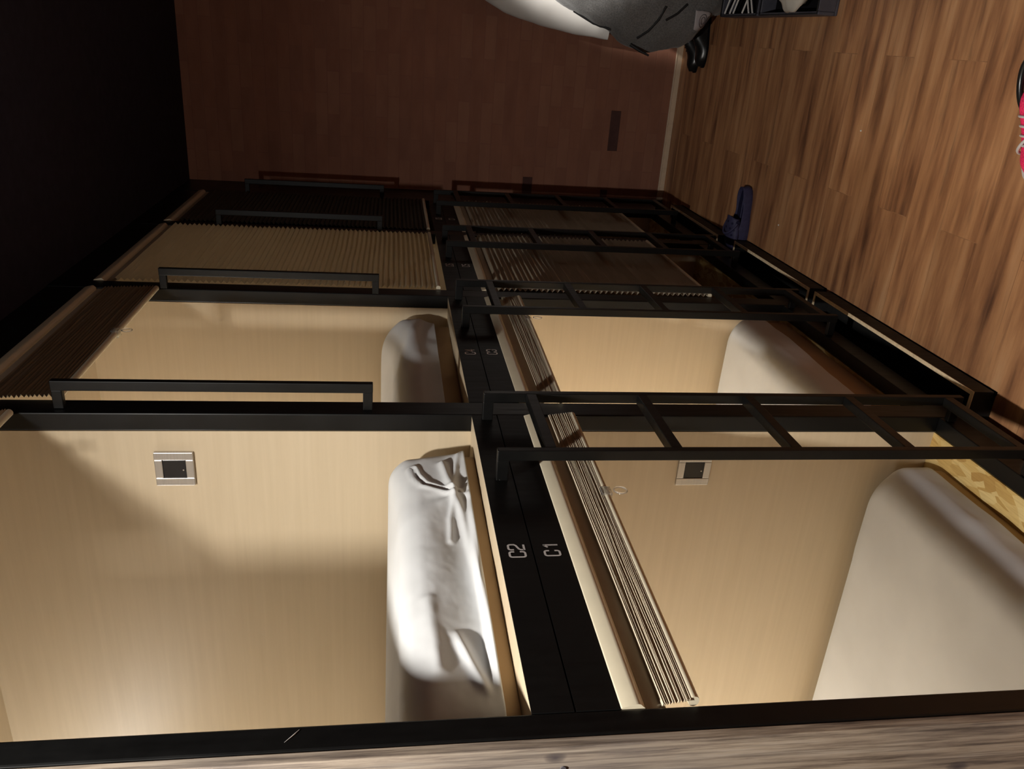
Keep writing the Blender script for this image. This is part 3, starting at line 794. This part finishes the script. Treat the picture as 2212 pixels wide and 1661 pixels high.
body = obj('bag_body', bag_loft(BAGX, 0.0, 0.92, 1.42, 4.10, 0.155, 60, 96, 0.012, 3.0, 9), M['felt'], lb)
cr = MB()
def on_bag(x, z, out=0.004):
    xl = interp(BAGX, z); cx = (xl + 1.42)/2; rx = (1.42 - xl)/2
    i = z/0.92*60; e = min(1, 0.35 + 1.6*math.sin(math.pi*min(1, max(0, (i + 0.5)/61)))**0.6)
    c = max(-1, min(1, (cx - x)/rx)); s = math.sqrt(max(0, 1 - c*c))
    d = 0.012*fbm(c*1.6*9/7 + 3.0, s*1.6*9/7, z*9 + 3.0, 4)
    return Vector((cx - (rx + d)*c, 4.10 - (0.155*e + d)*s - out, z))
# carrying tape stitched across the bag and its loose end
tp = MB()
for pts in ([(0.985, 0.32), (0.93, 0.345), (0.88, 0.38), (0.84, 0.42)], [(1.00, 0.22), (0.96, 0.26), (0.93, 0.31)], [(0.93, 0.72), (0.90, 0.62), (0.87, 0.54)]):
    tp.tube([on_bag(x, z, 0.001) for x, z in pts], 0.006, 6)
obj('seam_tape', tp, M['tape'], lb)
le = MB(); le.tube([(0.815, 4.06, 0.44), (0.79, 4.04, 0.395), (0.772, 4.03, 0.352)], [0.008, 0.007, 0.004], 8)
obj('loose_tape', le, M['tape'], lb)
lab = MB(); G = []
for i in range(9):
    f = i/8; row = []
    for j in range(7):
        g = j/6
        # label corners in the plane of the bag
        x = (0.905 + 0.075*g) + 0.03*f*0 ; z = 0.165 - 0.085*f + 0.012*g
        row.append(on_bag(min(x, 1.1), z, 0.006))
    G.append(row)
lab.grid(G); lo = obj('label', lab, M['label'], lb)
s_ = lo.modifiers.new('t', 'SOLIDIFY'); s_.thickness = 0.0012
ink = MB()
for rr in (0.020, 0.011):
    ink.tube([on_bag(0.942 + 1.25*rr*math.cos(a), 0.128 + rr*math.sin(a), 0.0085) for a in [2*math.pi*q/28 for q in range(28)]], 0.0013, 6, True)
for zz in (0.098, 0.104): ink.tube([on_bag(0.925 + 0.04*q/6, zz, 0.0085) for q in range(7)], 0.001, 6)
tag(obj('label_print', ink, M['ink'], lo), 'oval printed emblem')

LINX = [(0.47, 0.826), (0.53, 0.829), (0.665, 0.847), (0.74, 0.858), (0.827, 0.870), (0.92, 0.893), (1.01, 0.918), (1.102, 0.961), (1.25, 1.05), (1.38, 1.2)]
ln = thing('bed_linen', 'white bed linen heaped behind the grey laundry bag', 'bed linen', (1.15, 4.40, 0.0))
obj('linen_heap', bag_loft(LINX, 0.47, 1.38, 1.45, 4.40, 0.09, 50, 80, 0.006, 9.0, 5), M['linen'], ln)
# low trolley that carries the linen, hidden behind the bag
tr = thing('laundry_trolley', 'low black trolley hidden behind the grey laundry bag', 'trolley', (1.25, 4.36, 0.0))
obj('platform', B(1.02, 1.44, 4.32, 4.50, 0.44, 0.468), M['metal'], tr, 0.003)
for x in (1.05, 1.41):
    for y in (4.34, 4.48):
        obj('leg', B(x - 0.012, x + 0.012, y - 0.012, y + 0.012, 0.0, 0.44), M['metal'], tr, 0.002)

def dress_shoe(ox, oy, ang, label):
    t = thing('shoe', label, 'shoe', (ox, oy, 0), 'black shoes by the brick wall')
    L = 0.27
    def W(lx, ly, z): return (ox + lx*math.cos(ang) - ly*math.sin(ang), oy + lx*math.sin(ang) + ly*math.cos(ang), z)
    def half(s): return 0.030 + 0.014*sstep(0.35, 0.7, s) - 0.010*sstep(0.85, 1.0, s)
    n = 36; ring = []
    for i in range(n):
        a = 2*math.pi*i/n; s = 0.5 - 0.5*math.cos(a); q = math.sin(a)
        ring.append((L*s, half(s)*(abs(q)**0.65)*(1 if q >= 0 else -1)))
    m = MB(); R = [[W(x, y*k, z) for x, y in ring] for k, z in ((1.0, 0.0), (1.03, 0.012))]
    m.grid(R, closed_v=True); m.fan(R[0], W(L/2, 0, 0)); m.fan(R[-1], W(L/2, 0, 0.012)); obj('sole', m, M['lining'], t)
    G = []
    for i in range(25):
        s = 0.02 + 0.96*i/24; hh = 0.085 - 0.045*sstep(0.3, 0.75, s) - 0.015*sstep(0.85, 1.0, s)
        hw = half(s)*(max(0.02, 1 - abs(2*s - 1)**3.5))**0.5
        G.append([W(L*s, -hw*math.cos(b)*(1 - 0.3*math.sin(b)), 0.010 + hh*math.sin(b)**0.8) for b in [math.pi*j/16 for j in range(17)]])
    u = MB(); u.grid(G); u.fan(G[-1], sum((Vector(p) for p in G[-1]), Vector())/17); obj('upper', u, M['blackleather'], t)
    lc = MB()
    for i in range(3):
        s = 0.5 + 0.06*i; hh = 0.085 - 0.045*sstep(0.3, 0.75, s)
        lc.tube([W(L*s, -half(s)*math.cos(b)*(1 - 0.3*math.sin(b)), 0.012 + hh*math.sin(b)**0.8) for b in [0.7 + 1.75*j/8 for j in range(9)]], 0.002, 6)
    obj('laces', lc, M['tape'], t)
dress_shoe(0.97, 4.37, math.radians(187), 'black leather shoe against the baseboard, behind the other')
dress_shoe(1.00, 4.25, math.radians(184), 'black leather shoe just below the grey laundry bag')

def case():
    t = thing('suitcase', 'open dark suitcase with white crossed straps on the floor', 'suitcase', (1.22, 3.45, 0.0))
    x0, x1 = 0.958, 1.42
    for y0, y1, nm in ((3.50, 3.905, 'lid_shell'), (2.97, 3.475, 'base_shell')):
        h = 0.075; w = 0.012
        m = MB(); m.box(x0, x1, y0, y1, 0.0, 0.010)
        m.box(x0, x0 + w, y0, y1, 0.010, h); m.box(x1 - w, x1, y0, y1, 0.010, h)
        m.box(x0 + w, x1 - w, y0, y0 + w, 0.010, h); m.box(x0 + w, x1 - w, y1 - w, y1, 0.010, h)
        s = obj(nm, m, M['shell'], t, 0.003)
        obj('lining', B(x0 + w, x1 - w, y0 + w, y1 - w, 0.0102, 0.014), M['lining'], s)
        z = MB(); z.tube([(x0 + 0.004, y0 + 0.004, h + 0.001), (x0 + 0.004, y1 - 0.004, h + 0.001), (x1 - 0.004, y1 - 0.004, h + 0.001), (x1 - 0.004, y0 + 0.004, h + 0.001)], 0.003, 6, True)
        obj('zip', z, M['tape'], s)
    for (a, b) in (((0.972, 3.55), (1.40, 3.87)), ((0.972, 3.59), (1.40, 3.91 - 0.02)), ((0.972, 3.80), (1.40, 3.52)), ((0.972, 3.76), (1.36, 3.52)), ((0.972, 3.66), (1.22, 3.515)), ((0.972, 3.86), (1.40, 3.60))):
        s = MB(); A = Vector((*a, 0.074)); Bv = Vector((*b, 0.074)); s.tube([A, A.lerp(Bv, 0.5) - Vector((0, 0, 0.006)), Bv], 0.004, 6)
        obj('strap', s, M['strap'], t)
    obj('hinge', B(x0 + 0.03, x1 - 0.03, 3.474, 3.501, 0.004, 0.02), M['tape'], t)
case()
pb = MB(); rows = []
for i in range(25):
    q = math.pi*(i + 0.5)/25; row = []
    rx = 0.098 + 0.045*sstep(-0.1, 0.35, -math.cos(q)); rz = 0.066 if math.cos(q) > 0 else 0.080
    for j in range(40):
        a = 2*math.pi*j/40; d = 1 + 0.15*fbm(math.cos(a)*1.7, math.sin(a)*1.7, q*1.8 + 4, 4)
        row.append((1.092 + rx*d*math.sin(q)*math.cos(a), 3.105 + 0.098*d*math.sin(q)*math.sin(a), 0.090 - rz*d*math.cos(q)))
    rows.append(row)
pb.grid(rows, closed_v=True); pb.fan(rows[0], (1.092, 3.105, 0.022)); pb.fan(rows[-1], (1.092, 3.105, 0.172))
tag(obj('plastic_bag', pb, M['bag']), 'milky plastic bag lying in the open suitcase', 'plastic bag')

# ------------------------------------------------------------------ ceiling lights
def downlight(x, y, label, energy, spot=None):
    t = thing('downlight', label, 'ceiling light', (x, y, ZC))
    zl = ZC - 0.045
    c = MB(); n = 32
    prof = [(0.040, zl + 0.002), (0.046, zl), (0.052, zl + 0.004), (0.052, ZC)]
    c.grid([[(x + r*math.cos(2*math.pi*i/n), y + r*math.sin(2*math.pi*i/n), z) for i in range(n)] for r, z in prof], closed_v=True)
    obj('housing', c, M['lampwhite'], t)
    g = MB(); g.fan([(x + 0.041*math.cos(2*math.pi*i/n), y + 0.041*math.sin(2*math.pi*i/n), zl + 0.006) for i in range(n)], (x, y, zl + 0.006), False)
    obj('lens', g, M['glow'], t)
    if spot is None:
        ld = bpy.data.lights.new('downlight_lamp', 'AREA'); ld.shape = 'DISK'; ld.size = 0.075; ld.spread = math.radians(170)
    else:
        ld = bpy.data.lights.new('downlight_lamp', 'SPOT'); ld.spot_size = math.radians(spot[1]); ld.spot_blend = 0.7; ld.shadow_soft_size = 0.04
    ld.energy = energy; ld.color = (1.0, 0.96, 0.90)
    if spot is None:
        pd = bpy.data.lights.new('downlight_globe', 'POINT'); pd.energy = GLOBE_W; pd.color = ld.color; pd.shadow_soft_size = 0.035
        po = bpy.data.objects.new('downlight_globe', pd); COL.objects.link(po); po.parent = t; po.location = Vector((0, 0, -0.088))
    o = bpy.data.objects.new('downlight_lamp', ld); COL.objects.link(o); o.parent = t
    o.location = Vector((0, 0, -0.050))
    if spot is not None:
        d = Vector(spot[0]) - Vector((x, y, ZC - 0.05)); o.rotation_euler = d.to_track_quat('-Z', 'Y').to_euler()
downlight(0.21, 0.28, 'round ceiling downlight above the wooden plank wall', DOWNLIGHT_W)
downlight(1.3, 2.7, 'round ceiling spotlight aimed at the laundry bag', SPOT_W, ((1.345, 4.2, 0.72), 24))
